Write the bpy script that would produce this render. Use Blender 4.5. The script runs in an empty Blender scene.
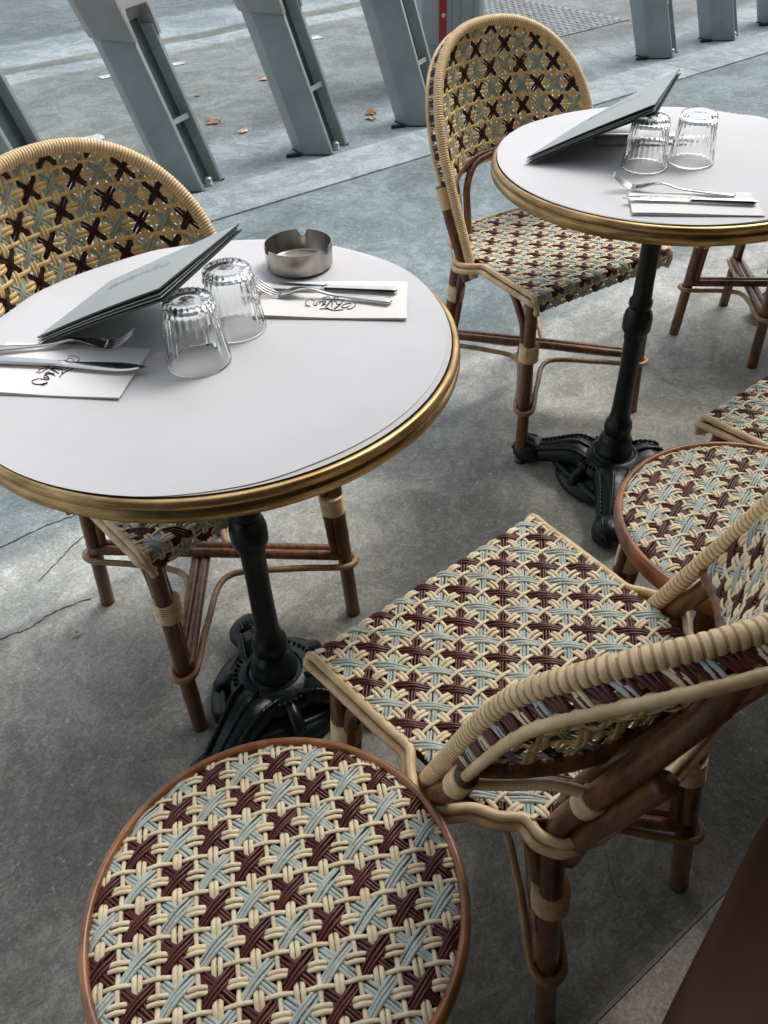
import bpy, bmesh, math, random
from mathutils import Vector, Matrix
random.seed(7)
pi = math.pi; sin = math.sin; cos = math.cos; rad = math.radians
S = bpy.context.scene; COL = S.collection

# ------------------------------------------------------------------ helpers
def new_mesh(name, verts, faces, mats=(), fm=None, smooth=True, parent=None):
    me = bpy.data.meshes.new(name); me.from_pydata([tuple(v) for v in verts], [], faces)
    for m in mats: me.materials.append(m)
    if fm: me.polygons.foreach_set('material_index', fm)
    if smooth: me.polygons.foreach_set('use_smooth', [True]*len(me.polygons))
    me.update()
    o = bpy.data.objects.new(name, me); COL.objects.link(o)
    if parent: o.parent = parent
    return o

class MB:
    def __init__(s): s.v = []; s.f = []; s.m = []
    def add(s, v, f, m=0):
        b = len(s.v); s.v += [tuple(p) for p in v]; s.f += [tuple(i+b for i in q) for q in f]; s.m += [m]*len(f)
    def build(s, name, mats, parent=None, smooth=True, fix=False, autosmooth=None):
        if not isinstance(mats, (list, tuple)): mats = [mats]
        o = new_mesh(name, s.v, s.f, mats, s.m, smooth, parent)
        if fix or autosmooth:
            bm = bmesh.new(); bm.from_mesh(o.data)
            if fix: bmesh.ops.recalc_face_normals(bm, faces=bm.faces)
            if autosmooth:
                for e in bm.edges:
                    if len(e.link_faces) == 2 and e.calc_face_angle(0) > autosmooth: e.smooth = False
            bm.to_mesh(o.data); bm.free()
        return o

def spline(pts, n=8, closed=False):
    P = [Vector(p) for p in pts]; out = []; N = len(P)
    rng = range(N if closed else N-1)
    for i in rng:
        if closed: a, b, c, d = P[(i-1) % N], P[i], P[(i+1) % N], P[(i+2) % N]
        else:
            b, c = P[i], P[i+1]; a = P[i-1] if i > 0 else b*2-c; d = P[i+2] if i+2 < N else c*2-b
        for k in range(n):
            t = k/n
            out.append(0.5*((2*b)+(c-a)*t+(2*a-5*b+4*c-d)*t*t+(3*b-a-3*c+d)*t**3))
    if not closed: out.append(P[-1])
    return out

def resample(P, step):
    L = [0]
    for a, b in zip(P, P[1:]): L.append(L[-1]+(b-a).length)
    n = max(2, int(L[-1]/step)); out = []; j = 0
    for i in range(n+1):
        d = L[-1]*i/n
        while j < len(P)-2 and L[j+1] < d: j += 1
        t = (d-L[j])/max(1e-9, L[j+1]-L[j]); out.append(P[j].lerp(P[j+1], min(1, t)))
    return out, L[-1]

def tube(mb, P, r, seg=10, mat=0, closed=False, cap=True, flat=1.0):
    P = [Vector(p) for p in P]; N = len(P)
    rf = r if callable(r) else (lambda i: r)
    T = []
    for i in range(N):
        a = P[(i-1) % N] if closed else P[max(0, i-1)]; b = P[(i+1) % N] if closed else P[min(N-1, i+1)]
        t = (b-a); T.append(t.normalized() if t.length > 1e-9 else Vector((0, 0, 1)))
    up = Vector((0, 0, 1)) if abs(T[0].z) < .9 else Vector((1, 0, 0))
    nrm = (up-T[0]*up.dot(T[0])).normalized(); v = []; f = []
    for i in range(N):
        nrm = (nrm-T[i]*nrm.dot(T[i])).normalized(); bi = T[i].cross(nrm); R = rf(i)
        for k in range(seg):
            a = 2*pi*k/seg; v.append(P[i]+nrm*(cos(a)*R)*flat+bi*(sin(a)*R))
    M = N if closed else N-1
    for i in range(M):
        for k in range(seg):
            a = i*seg+k; b = i*seg+(k+1) % seg; c = ((i+1) % N)*seg+(k+1) % seg; d = ((i+1) % N)*seg+k
            f.append((a, b, c, d))
    if cap and not closed:
        f.append(tuple(range(seg-1, -1, -1))); f.append(tuple((N-1)*seg+k for k in range(seg)))
    mb.add(v, f, mat)

def lathe(mb, prof, seg=48, c=(0, 0, 0), mat=0, rfn=None, arc=None):
    v = []; f = []; n = len(prof)
    for k in range(seg):
        a = 2*pi*k/seg
        for i, (r, z) in enumerate(prof):
            rr, zz = (r, z) if rfn is None else rfn(r, z, a, i)
            v.append((c[0]+rr*cos(a), c[1]+rr*sin(a), c[2]+zz))
    for k in range(seg):
        k2 = (k+1) % seg
        for i in range(n-1): f.append((k*n+i, k2*n+i, k2*n+i+1, k*n+i+1))
    mb.add(v, f, mat)

def prism(mb, poly, z0, z1, shear=(0, 0), mat=0, top=1.0):
    n = len(poly); cx = sum(p[0] for p in poly)/n; cy = sum(p[1] for p in poly)/n
    v = [(p[0]+shear[0]*z0, p[1]+shear[1]*z0, z0) for p in poly]+[(cx+(p[0]-cx)*top+shear[0]*z1, cy+(p[1]-cy)*top+shear[1]*z1, z1) for p in poly]
    f = [(i, (i+1) % n, n+(i+1) % n, n+i) for i in range(n)]+[tuple(range(n-1, -1, -1)), tuple(range(n, 2*n))]
    mb.add(v, f, mat)

def bevel(o, w, seg=2):
    bm = bmesh.new(); bm.from_mesh(o.data); bmesh.ops.recalc_face_normals(bm, faces=bm.faces)
    E_ = [e for e in bm.edges if len(e.link_faces) == 2 and e.calc_face_angle(0) > .35]
    bmesh.ops.bevel(bm, geom=E_, offset=w, segments=seg, affect='EDGES', profile=.6, clamp_overlap=True)
    for e in bm.edges: e.smooth = not (len(e.link_faces) == 2 and e.calc_face_angle(0) > .7)
    for q in bm.faces: q.smooth = True
    bm.to_mesh(o.data); bm.free()

def tag(o, label=None, cat=None, group=None, kind=None):
    if label: o['label'] = label
    if cat: o['category'] = cat
    if group: o['group'] = group
    if kind: o['kind'] = kind
    return o
def empty(name, loc, rz=0):
    o = bpy.data.objects.new(name, None); COL.objects.link(o); o.location = loc; o.rotation_euler = (0, 0, rz); o.empty_display_size = .05
    return o
def copy_tree(o, parent=None):
    c = o.copy(); COL.objects.link(c); c.parent = parent
    for ch in [x for x in bpy.data.objects if x.parent == o]: copy_tree(ch, c)
    return c

# ------------------------------------------------------------------ materials
def mat(name, col, rough=.5, metal=0, spec=None, var=0, vscale=30, bump=0, bscale=200, coat=0, col2=None, dist=.002, stretch=None):
    m = bpy.data.materials.new(name); m.use_nodes = True; nt = m.node_tree; b = nt.nodes['Principled BSDF']
    b.inputs['Base Color'].default_value = (*col, 1); b.inputs['Roughness'].default_value = rough; b.inputs['Metallic'].default_value = metal
    if spec is not None: b.inputs['Specular IOR Level'].default_value = spec
    if coat: b.inputs['Coat Weight'].default_value = coat; b.inputs['Coat Roughness'].default_value = .25
    tc = nt.nodes.new('ShaderNodeTexCoord'); src = tc.outputs['Object']
    if stretch:
        mp = nt.nodes.new('ShaderNodeMapping'); mp.inputs['Scale'].default_value = stretch; nt.links.new(src, mp.inputs[0]); src = mp.outputs[0]
    if var or col2:
        n = nt.nodes.new('ShaderNodeTexNoise'); n.inputs['Scale'].default_value = vscale; n.inputs['Detail'].default_value = 6; n.inputs['Roughness'].default_value = .65
        nt.links.new(src, n.inputs['Vector'])
        r = nt.nodes.new('ShaderNodeValToRGB'); c2 = col2 or tuple(max(0, x*(1-var)) for x in col)
        r.color_ramp.elements[0].position = .35; r.color_ramp.elements[0].color = (*c2, 1)
        r.color_ramp.elements[1].position = .65; r.color_ramp.elements[1].color = (*(tuple(min(1, x*(1+var)) for x in col)), 1)
        nt.links.new(n.outputs['Fac'], r.inputs[0]); nt.links.new(r.outputs[0], b.inputs['Base Color'])
        mr = nt.nodes.new('ShaderNodeMapRange'); mr.inputs['To Min'].default_value = max(.05, rough-.1); mr.inputs['To Max'].default_value = min(1, rough+.12)
        nt.links.new(n.outputs['Fac'], mr.inputs[0]); nt.links.new(mr.outputs[0], b.inputs['Roughness'])
    if bump:
        n2 = nt.nodes.new('ShaderNodeTexNoise'); n2.inputs['Scale'].default_value = bscale; n2.inputs['Detail'].default_value = 5
        nt.links.new(src, n2.inputs['Vector'])
        bp = nt.nodes.new('ShaderNodeBump'); bp.inputs['Strength'].default_value = bump; bp.inputs['Distance'].default_value = dist
        nt.links.new(n2.outputs['Fac'], bp.inputs['Height']); nt.links.new(bp.outputs[0], b.inputs['Normal'])
    return m

def weave_mat(name, col, var=.16, rough=.42):
    return mat(name, col, rough, var=var, vscale=55, bump=.25, bscale=420, dist=.0008, spec=.45)
M_cream = weave_mat('cream_rattan', (.97, .765, .51))
M_maroon = weave_mat('maroon_rattan', (.100, .022, .019), var=.3, rough=.32)
M_green = weave_mat('pale_green_rattan', (.52, .58, .52))
M_ycream = weave_mat('golden_rattan', (.95, .66, .30), var=.2)
M_ydark = weave_mat('dark_maroon_rattan', (.030, .007, .008), var=.3, rough=.35)
M_ygreen = weave_mat('olive_green_rattan', (.42, .48, .41), var=.2)
M_cane = mat('peeled_cane', (.84, .63, .36), .38, var=.15, vscale=25, bump=.2, bscale=120, col2=(.62, .43, .22), coat=.2)
M_wrap = mat('wrapped_cane', (.88, .645, .36), .45, var=.14, vscale=60, bump=.15, bscale=300)
M_dcane = mat('smoked_cane', (.42, .25, .115), .4, var=.2, vscale=25, bump=.2, bscale=120, col2=(.24, .13, .055), coat=.2)
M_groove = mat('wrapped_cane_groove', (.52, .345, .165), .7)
M_brown = mat('stained_cane', (.190, .078, .030), .38, var=.4, vscale=18, bump=.25, bscale=90, col2=(.070, .028, .013), coat=.2, stretch=(3, 3, .6))
M_rimwood = mat('varnished_wood_rim', (.34, .135, .045), .3, var=.3, vscale=22, col2=(.19, .070, .024), coat=.3, bump=.1)
M_brass = mat('aged_brass', (.50, .345, .16), .38, metal=1, var=.25, vscale=14, col2=(.25, .155, .065), bump=.06, bscale=60, stretch=(1, 1, 6))
M_paper = mat('white_paper_cover', (.625, .625, .635), .62, var=.03, vscale=9, bump=.12, bscale=22, dist=.004)
M_top = mat('pale_tabletop', (.60, .57, .53), .35)
M_under = mat('dark_table_underside', (.03, .025, .02), .7)
M_iron = mat('green_black_iron', (.0045, .0105, .009), .36, var=.4, vscale=25, bump=.35, bscale=140, coat=.08, spec=.35)
M_steel = mat('cutlery_steel', (.66, .65, .62), .17, metal=1, var=.08, vscale=20)
M_ash = mat('brushed_steel', (.42, .39, .35), .33, metal=1, var=.2, vscale=30, bump=.1, bscale=200, stretch=(1, 1, .1))
M_napkin = mat('white_napkin', (.84, .83, .81), .9, bump=.15, bscale=500, dist=.0006)
M_ink = mat('black_ink', (.02, .02, .025), .8)
M_inkgrey = mat('grey_ink', (.22, .25, .25), .8)
M_menu = mat('grey_green_menu_cover', (.37, .415, .405), .6, bump=.25, bscale=900, dist=.0004, var=.04, vscale=8)
M_menudark = mat('dark_menu_board', (.018, .030, .030), .42, var=.2)
M_page = mat('menu_page', (.36, .38, .37), .7)
M_seatpanel = mat('dark_seat_base', (.028, .014, .010), .8)
M_leather = mat('brown_leather', (.085, .030, .014), .7, var=.15, vscale=10, bump=.3, bscale=300, dist=.0006)
M_dock = mat('grey_green_dock_paint', (.285, .33, .325), .36, var=.12, vscale=5, bump=.05, bscale=100)
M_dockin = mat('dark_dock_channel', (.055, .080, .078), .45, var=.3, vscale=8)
M_cap = mat('warm_grey_dock_cap', (.34, .34, .325), .5, var=.06, vscale=8, bump=.08, bscale=400)
M_red = mat('red_paint', (.33, .015, .02), .4)
M_bolt = mat('galvanised_bolt', (.5, .52, .52), .35, metal=.7, var=.2)
M_rub = mat('dark_rubber', (.012, .014, .014), .6)
M_leaf = mat('dry_leaf', (.42, .20, .09), .8, var=.4, vscale=60)
M_leafp = mat('pale_dry_leaf', (.55, .42, .32), .8, var=.3, vscale=60)
M_wall = mat('dark_facade', (.05, .04, .035), .8, var=.2)
M_shade_awn = mat('shade_awning_cloth', (.10, .08, .07), .9, var=.1)
M_tagm = mat('brown_maker_tag', (.16, .062, .030), .5)
M_tagink = mat('tag_lettering', (.035, .012, .008), .6)

mg = bpy.data.materials.new('clear_glass'); mg.use_nodes = True; b = mg.node_tree.nodes['Principled BSDF']
b.inputs['Base Color'].default_value = (.97, .985, .98, 1); b.inputs['Roughness'].default_value = .05; b.inputs['Transmission Weight'].default_value = 1; b.inputs['IOR'].default_value = 1.33
M_glass = mg

def ground_mat(name, base, dark, light, vs=1.3, speck=None, speck_amt=.0, rough=.85, bands=None, bump=.6, seed=0.0, cracks=0, nshift=.25):
    """mottled surface in object space: large stains, fine grain, light specks, optional colour bands along local y"""
    m = bpy.data.materials.new(name); m.use_nodes = True; nt = m.node_tree; N = nt.nodes; L = nt.links; bs = N['Principled BSDF']
    bs.inputs['Specular IOR Level'].default_value = .3
    tc = N.new('ShaderNodeTexCoord'); mp = N.new('ShaderNodeMapping'); mp.inputs['Location'].default_value = (seed, seed*.7, 0); L.new(tc.outputs['Object'], mp.inputs[0]); co = mp.outputs[0]
    def noise(sc, det=8, ro=.6, dis=0):
        n = N.new('ShaderNodeTexNoise'); n.inputs['Scale'].default_value = sc; n.inputs['Detail'].default_value = det; n.inputs['Roughness'].default_value = ro; n.inputs['Distortion'].default_value = dis
        L.new(co, n.inputs['Vector']); return n.outputs['Fac']
    def ramp(f, stops):
        r = N.new('ShaderNodeValToRGB'); e = r.color_ramp.elements
        while len(e) < len(stops): e.new(.5)
        for i, (p, c) in enumerate(stops): e[i].position = p; e[i].color = (*c, 1) if len(c) == 3 else c
        L.new(f, r.inputs[0]); return r.outputs[0]
    def mix(a, b_, f, mode='MIX'):
        x = N.new('ShaderNodeMix'); x.data_type = 'RGBA'; x.blend_type = mode
        if isinstance(f, float): x.inputs[0].default_value = f
        else: L.new(f, x.inputs[0])
        for sck, val in ((x.inputs[6], a), (x.inputs[7], b_)):
            if isinstance(val, tuple): sck.default_value = (*val, 1)
            else: L.new(val, sck)
        return x.outputs[2]
    if bands:
        sp = N.new('ShaderNodeSeparateXYZ'); L.new(tc.outputs['Object'], sp.inputs[0])
        wob = N.new('ShaderNodeMath'); wob.operation = 'MULTIPLY_ADD'; L.new(noise(2.2, 6, .6), wob.inputs[0]); wob.inputs[1].default_value = nshift; L.new(sp.outputs['Y'], wob.inputs[2])
        mr = N.new('ShaderNodeMapRange'); mr.inputs['From Min'].default_value = bands[0]; mr.inputs['From Max'].default_value = bands[1]; L.new(wob.outputs[0], mr.inputs[0])
        basec = ramp(mr.outputs[0], bands[2])
    else: basec = base
    big = ramp(noise(vs, 10, .68, .4), [(.30, (0, 0, 0)), (.72, (1, 1, 1))])
    k = mix(tuple(dark), tuple(light), big)
    c = mix(basec, k, 1.0 if not bands else 1.0, 'MULTIPLY')
    g = ramp(noise(170, 4, .7), [(.38, (.74, .74, .74)), (.62, (1.22, 1.22, 1.22))]); c = mix(c, g, .7, 'MULTIPLY')
    md = ramp(noise(vs*3.2, 12, .74, 1.1), [(.44, (.76, .77, .76)), (.56, (1.17, 1.17, 1.15))]); c = mix(c, md, .8, 'MULTIPLY')
    m3 = ramp(noise(vs*16, 10, .8, 2.2), [(.47, (.85, .85, .85)), (.57, (1.17, 1.17, 1.16))]); c = mix(c, m3, .85, 'MULTIPLY')
    vg = N.new('ShaderNodeTexVoronoi'); vg.inputs['Scale'].default_value = 95; L.new(co, vg.inputs['Vector'])
    gr = ramp(vg.outputs['Distance'], [(.05, (1.9, 1.9, 1.85)), (.16, (1, 1, 1))]); gm = ramp(noise(38, 4, .7), [(.50, (0, 0, 0)), (.56, (1, 1, 1))]); gx = mix((1., 1., 1.), gr, gm); c = mix(c, gx, 1.0, 'MULTIPLY')
    vd = N.new('ShaderNodeTexVoronoi'); vd.inputs['Scale'].default_value = 14; L.new(co, vd.inputs['Vector'])
    dr = ramp(vd.outputs['Distance'], [(.035, (.35, .35, .35)), (.06, (1, 1, 1))]); dm = ramp(noise(9, 3, .6), [(.55, (0, 0, 0)), (.6, (1, 1, 1))]); dx = mix((1., 1., 1.), dr, dm); c = mix(c, dx, 1.0, 'MULTIPLY')
    if speck:
        sp2 = ramp(noise(vs*14 if speck_amt > 1 else 60, 5, .75), [(.60-.02*speck_amt, (0, 0, 0)), (.66, (1, 1, 1))]); 
        msk = ramp(noise(vs*1.7, 5, .6), [(.40, (0, 0, 0)), (.62, (1, 1, 1))]); mm = mix(sp2, msk, 1.0, 'MULTIPLY'); c = mix(c, tuple(speck), mm)
    if cracks:
        vo = N.new('ShaderNodeTexVoronoi'); vo.feature = 'DISTANCE_TO_EDGE'; vo.inputs['Scale'].default_value = cracks
        nv = N.new('ShaderNodeTexNoise'); nv.inputs['Scale'].default_value = 3; L.new(co, nv.inputs['Vector'])
        ad = N.new('ShaderNodeMix'); ad.data_type = 'RGBA'; ad.blend_type = 'ADD'; ad.inputs[0].default_value = .6; L.new(co, ad.inputs[6]); L.new(nv.outputs['Color'], ad.inputs[7]); L.new(ad.outputs[2], vo.inputs['Vector'])
        cr = ramp(vo.outputs['Distance'], [(0, (.45, .45, .45)), (.006, (1, 1, 1))]); c = mix(c, cr, .8, 'MULTIPLY')
    L.new(c, bs.inputs['Base Color'])
    rr = N.new('ShaderNodeMapRange'); rr.inputs['To Min'].default_value = rough-.22; rr.inputs['To Max'].default_value = min(1, rough+.08); L.new(noise(vs*1.6, 6), rr.inputs[0]); L.new(rr.outputs[0], bs.inputs['Roughness'])
    bp = N.new('ShaderNodeBump'); bp.inputs['Strength'].default_value = bump; bp.inputs['Distance'].default_value = .004
    hm = N.new('ShaderNodeMath'); hm.operation = 'ADD'; L.new(noise(120, 4, .8), hm.inputs[0]); L.new(noise(18, 6, .7), hm.inputs[1]); L.new(hm.outputs[0], bp.inputs['Height']); L.new(bp.outputs[0], bs.inputs['Normal'])
    return m

# ------------------------------------------------------------------ the weave
def weave(name, U, V, c, inside, Mf, mats, parent, du=0., dv=0., hw=.0025, two_sided=False, swap=False, nd=3, dw=.0020, ds=.0037):
    """star cane weave: thin cream strands on the cell lines, cream pairs through the cell centres, coloured triples on both diagonals"""
    RJ = random.Random(11); mb = MB(); U0, U1 = U; V0, V1 = V; C2 = 2*pi/c
    Mw = lambda u, v, w: Mf(u-du, v-dv, w)
    ins = lambda u, v: inside(u-du, v-dv)
    U0 += du; U1 += du; V0 += dv; V1 += dv
    def strand(p0, d, Lg, w, h, wf, m, jit=0):
        n = Vector((-d[1], d[0])); step = c/6 if abs(d[0]*d[1]) < .1 else c*1.41421/8
        N = int(Lg/step)+1
        ph_ = RJ.random()*6.28; am_ = .00035+.0004*RJ.random(); fr_ = 25+30*RJ.random(); zo_ = RJ.uniform(-.00025, .00035); w = w*RJ.uniform(.93, 1.05)
        def pt(s):
            o2 = am_*sin(fr_*s+ph_); return (p0[0]+d[0]*s+n.x*o2, p0[1]+d[1]*s+n.y*o2)
        runs = []; cur = []
        for i in range(N+1):
            s = i*step; q = pt(s); ok = ins(*q)
            if ok:
                if not cur and i > 0:
                    a, b_ = s-step, s
                    for _ in range(6):
                        mm = (a+b_)/2
                        if ins(*pt(mm)): b_ = mm
                        else: a = mm
                    if s-b_ > step*.15: cur.append(b_)
                cur.append(s)
            elif cur:
                a, b_ = s-step, s
                for _ in range(6):
                    mm = (a+b_)/2
                    if ins(*pt(mm)): a = mm
                    else: b_ = mm
                if a-(s-step) > step*.15: cur.append(a)
                runs.append(cur); cur = []
        if cur: runs.append(cur)
        prof = ((-w, 0), (-.6*w, .8*h), (0, 1.05*h), (.6*w, .8*h), (w, 0), (.5*w, -.7*h), (-.5*w, -.7*h)); K = 7
        for r in runs:
            if len(r) < 2: continue
            v = []
            for s in r:
                u_, v_ = pt(s); ww = wf(u_, v_)+zo_
                for (a, b_) in prof: v.append(Mw(u_+n.x*a, v_+n.y*a, ww+b_))
            f = []; 
            base = len(mb.v)
            for i in range(len(r)-1):
                for k in range(K):
                    f.append((i*K+k, (i+1)*K+k, (i+1)*K+(k+1) % K, i*K+(k+1) % K))
            f.append(tuple(range(K))); f.append(tuple((len(r)-1)*K+k for k in range(K-1, -1, -1)))
            mb.add(v, f, m)
            if two_sided:
                nf = len(f)
                for q in range((len(r)-1)*K):
                    if q % K >= 4: mb.m[len(mb.m)-nf+q] = m+3
    h = .0014
    TA, TB = (lambda u, v: .0018-.0023*cos(C2*u)), (lambda u, v: .0007-.0016*cos(C2*u))
    if swap: TA, TB = TB, TA
    i0, i1 = math.floor(U0/c)-1, math.ceil(U1/c)+1; j0, j1 = math.floor(V0/c)-1, math.ceil(V1/c)+1
    LU = (i1-i0)*c; LV = (j1-j0)*c
    for j in range(j0, j1+1):
        strand((i0*c, j*c), (1, 0), LU, hw, h, lambda u, v: .0018+.0019*cos(C2*u), 0)
        for o_ in (-1.05, 1.05):
            strand((i0*c, (j+.5)*c+o_*hw), (1, 0), LU, hw*1.04, h*1.15, lambda u, v: -.0024+.0060*(.5+.5*cos(C2*u)), 0, 1)
    for i in range(i0, i1+1):
        strand((i*c, j0*c), (0, 1), LV, hw, h, lambda u, v: .0007+.0012*cos(C2*v), 0)
        for o_ in (-1.05, 1.05):
            strand(((i+.5)*c+o_*hw, j0*c), (0, 1), LV, hw*1.04, h*1.15, lambda u, v: -.0026+.0058*(.5+.5*cos(C2*v)), 0, 1)
    q = 1/math.sqrt(2); n = (i1-i0)+(j1-j0)
    for k in range(-n, n+1):
        for o_ in ((-1, 0, 1) if nd == 3 else (-.5, .5)):
            of = o_*ds
            par = k % 2
            # "/" : u - v = k c
            a0 = max(i0, j0+k); a1 = min(i1, j1+k)
            if a1 > a0: strand((a0*c-q*of, (a0-k)*c+q*of), (q, q), (a1-a0)*c*1.41421, dw, h, TA, 1+par)
            # "\" : u + v = k c
            b0 = max(i0, k-j1); b1 = min(i1, k-j0)
            if b1 > b0: strand((b0*c+q*of, (k-b0)*c+q*of), (q, -q), (b1-b0)*c*1.41421, dw, h, TB, 1+(k+1) % 2)
    return mb.build(name, mats, parent)

# ------------------------------------------------------------------ chair
HS = .445; YO = .20           # local y = distance behind the front edge minus YO
def P_(x, v, z): return Vector((x, v-YO, z))
def seat_w(v):
    if v < .22: return .198-.010*max(0, v)/.22
    t = min(1, (v-.22)/.172); return .188*(max(0, 1-t**2.3))**(1/2.3)
def seatM(u, v, w):
    r = .013; sag = .006*(1-min(1, (u/.2)**2))*max(0, min(1, v/.1))*max(0, min(1, (.42-v)/.1))
    if v >= r: return P_(u, v, HS-sag+w)
    s = r-v; a = min(s/r, pi/2); rest = max(0, s-r*pi/2)
    y = r-(r+w)*sin(a); z = HS-sag-r+(r+w)*cos(a)-rest
    return P_(u, y+.006*max(0, rest)/.03, z)
ZA, ZM, WH, WB, EX, BOW, ZL, PIT, KT = .862, .64, .212, .196, 2.45, 0, 0., .0048, 1.17
def hoop_x(z):
    if z >= ZA: return 0
    if z <= ZM: return WB+(WH-WB)*(z-.42)/(ZM-.42)
    return WH*(max(0, 1-((z-ZM)/(ZA-ZM))**EX))**(1/EX)
def cl(t): return max(0., min(1., t))
def hoop_v(z, x=.21): return .227+.40*(z-.44)+(.10*max(-.3, 1-(x/.21)**2)*cl((z-.62)/.13)*cl(1.15+x/.14) if BOW else .055*max(-.3, 1-(x/.21)**2)*cl((z-.5)/.3))
def bulge(z): 
    t = cl((z-.50)/(ZA-.50)); return .112*(1-t**1.6)
RB = .27
def backM(u, t, w):
    x = RB*sin(u/RB); z = .50+t*.93*KT; ph = u/RB
    v = hoop_v(z, x)+bulge(z)*(1-min(1.3, abs(x/.212)**2.5))
    return P_(x-sin(ph)*w, v-cos(ph)*w*.94, z+w*.35)
def zbot(x): return .572+ZL+.030*(1-min(1, (x/.2)**2))
def back_in(u, t):
    if abs(u) > RB*1.3: return False
    x = RB*sin(u/RB); z = .50+t*.93*KT
    return zbot(x) < z < ZA-.004 and abs(x) < hoop_x(z)-.006
def hoop_path(z0, out=0., back=0., n=40):
    pts = []; 
    for i in range(9): z = z0+(ZM-z0)*i/9; pts.append((hoop_x(z)+out, hoop_v(z, hoop_x(z))+back, z))
    for i in range(n+1):
        a = pi*i/n; e = 2/EX; cx = abs(cos(a))**e*(1 if cos(a) > 0 else -1); sz = abs(sin(a))**e
        z = ZM+(ZA-ZM)*sz; pts.append(((WH+out)*cx, hoop_v(z, WH*cx)+back, z+(out-.020 if out else 0)*sz))
    for i in range(8, -1, -1): z = z0+(ZM-z0)*i/9; pts.append((-hoop_x(z)-out, hoop_v(z, -hoop_x(z))+back, z))
    return [P_(*p) for p in pts]

def binding(mb, a, b, r, rib=.0042, mat_=0, sx=1):
    a = Vector(a); b = Vector(b); L_ = (b-a).length; n = max(2, int(L_/rib)); P = [a.lerp(b, i/(n*4)) for i in range(n*4+1)]
    tube(mb, P, lambda i: r*(.93+.09*abs(sin(pi*i/4))), 14, mat_)

def knots(i, N, r):
    return r
def cane(mb, P, r, seg=10, mat_=0, step=.012, node=.17):
    pts, L_ = resample([Vector(p) for p in P], step); off = random.random()*node
    def rf(i):
        d = ((i*step+off) % node)/node; return r*(1+.07*math.exp(-((d-.5)/.03)**2))
    tube(mb, pts, rf, seg, mat_)

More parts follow.
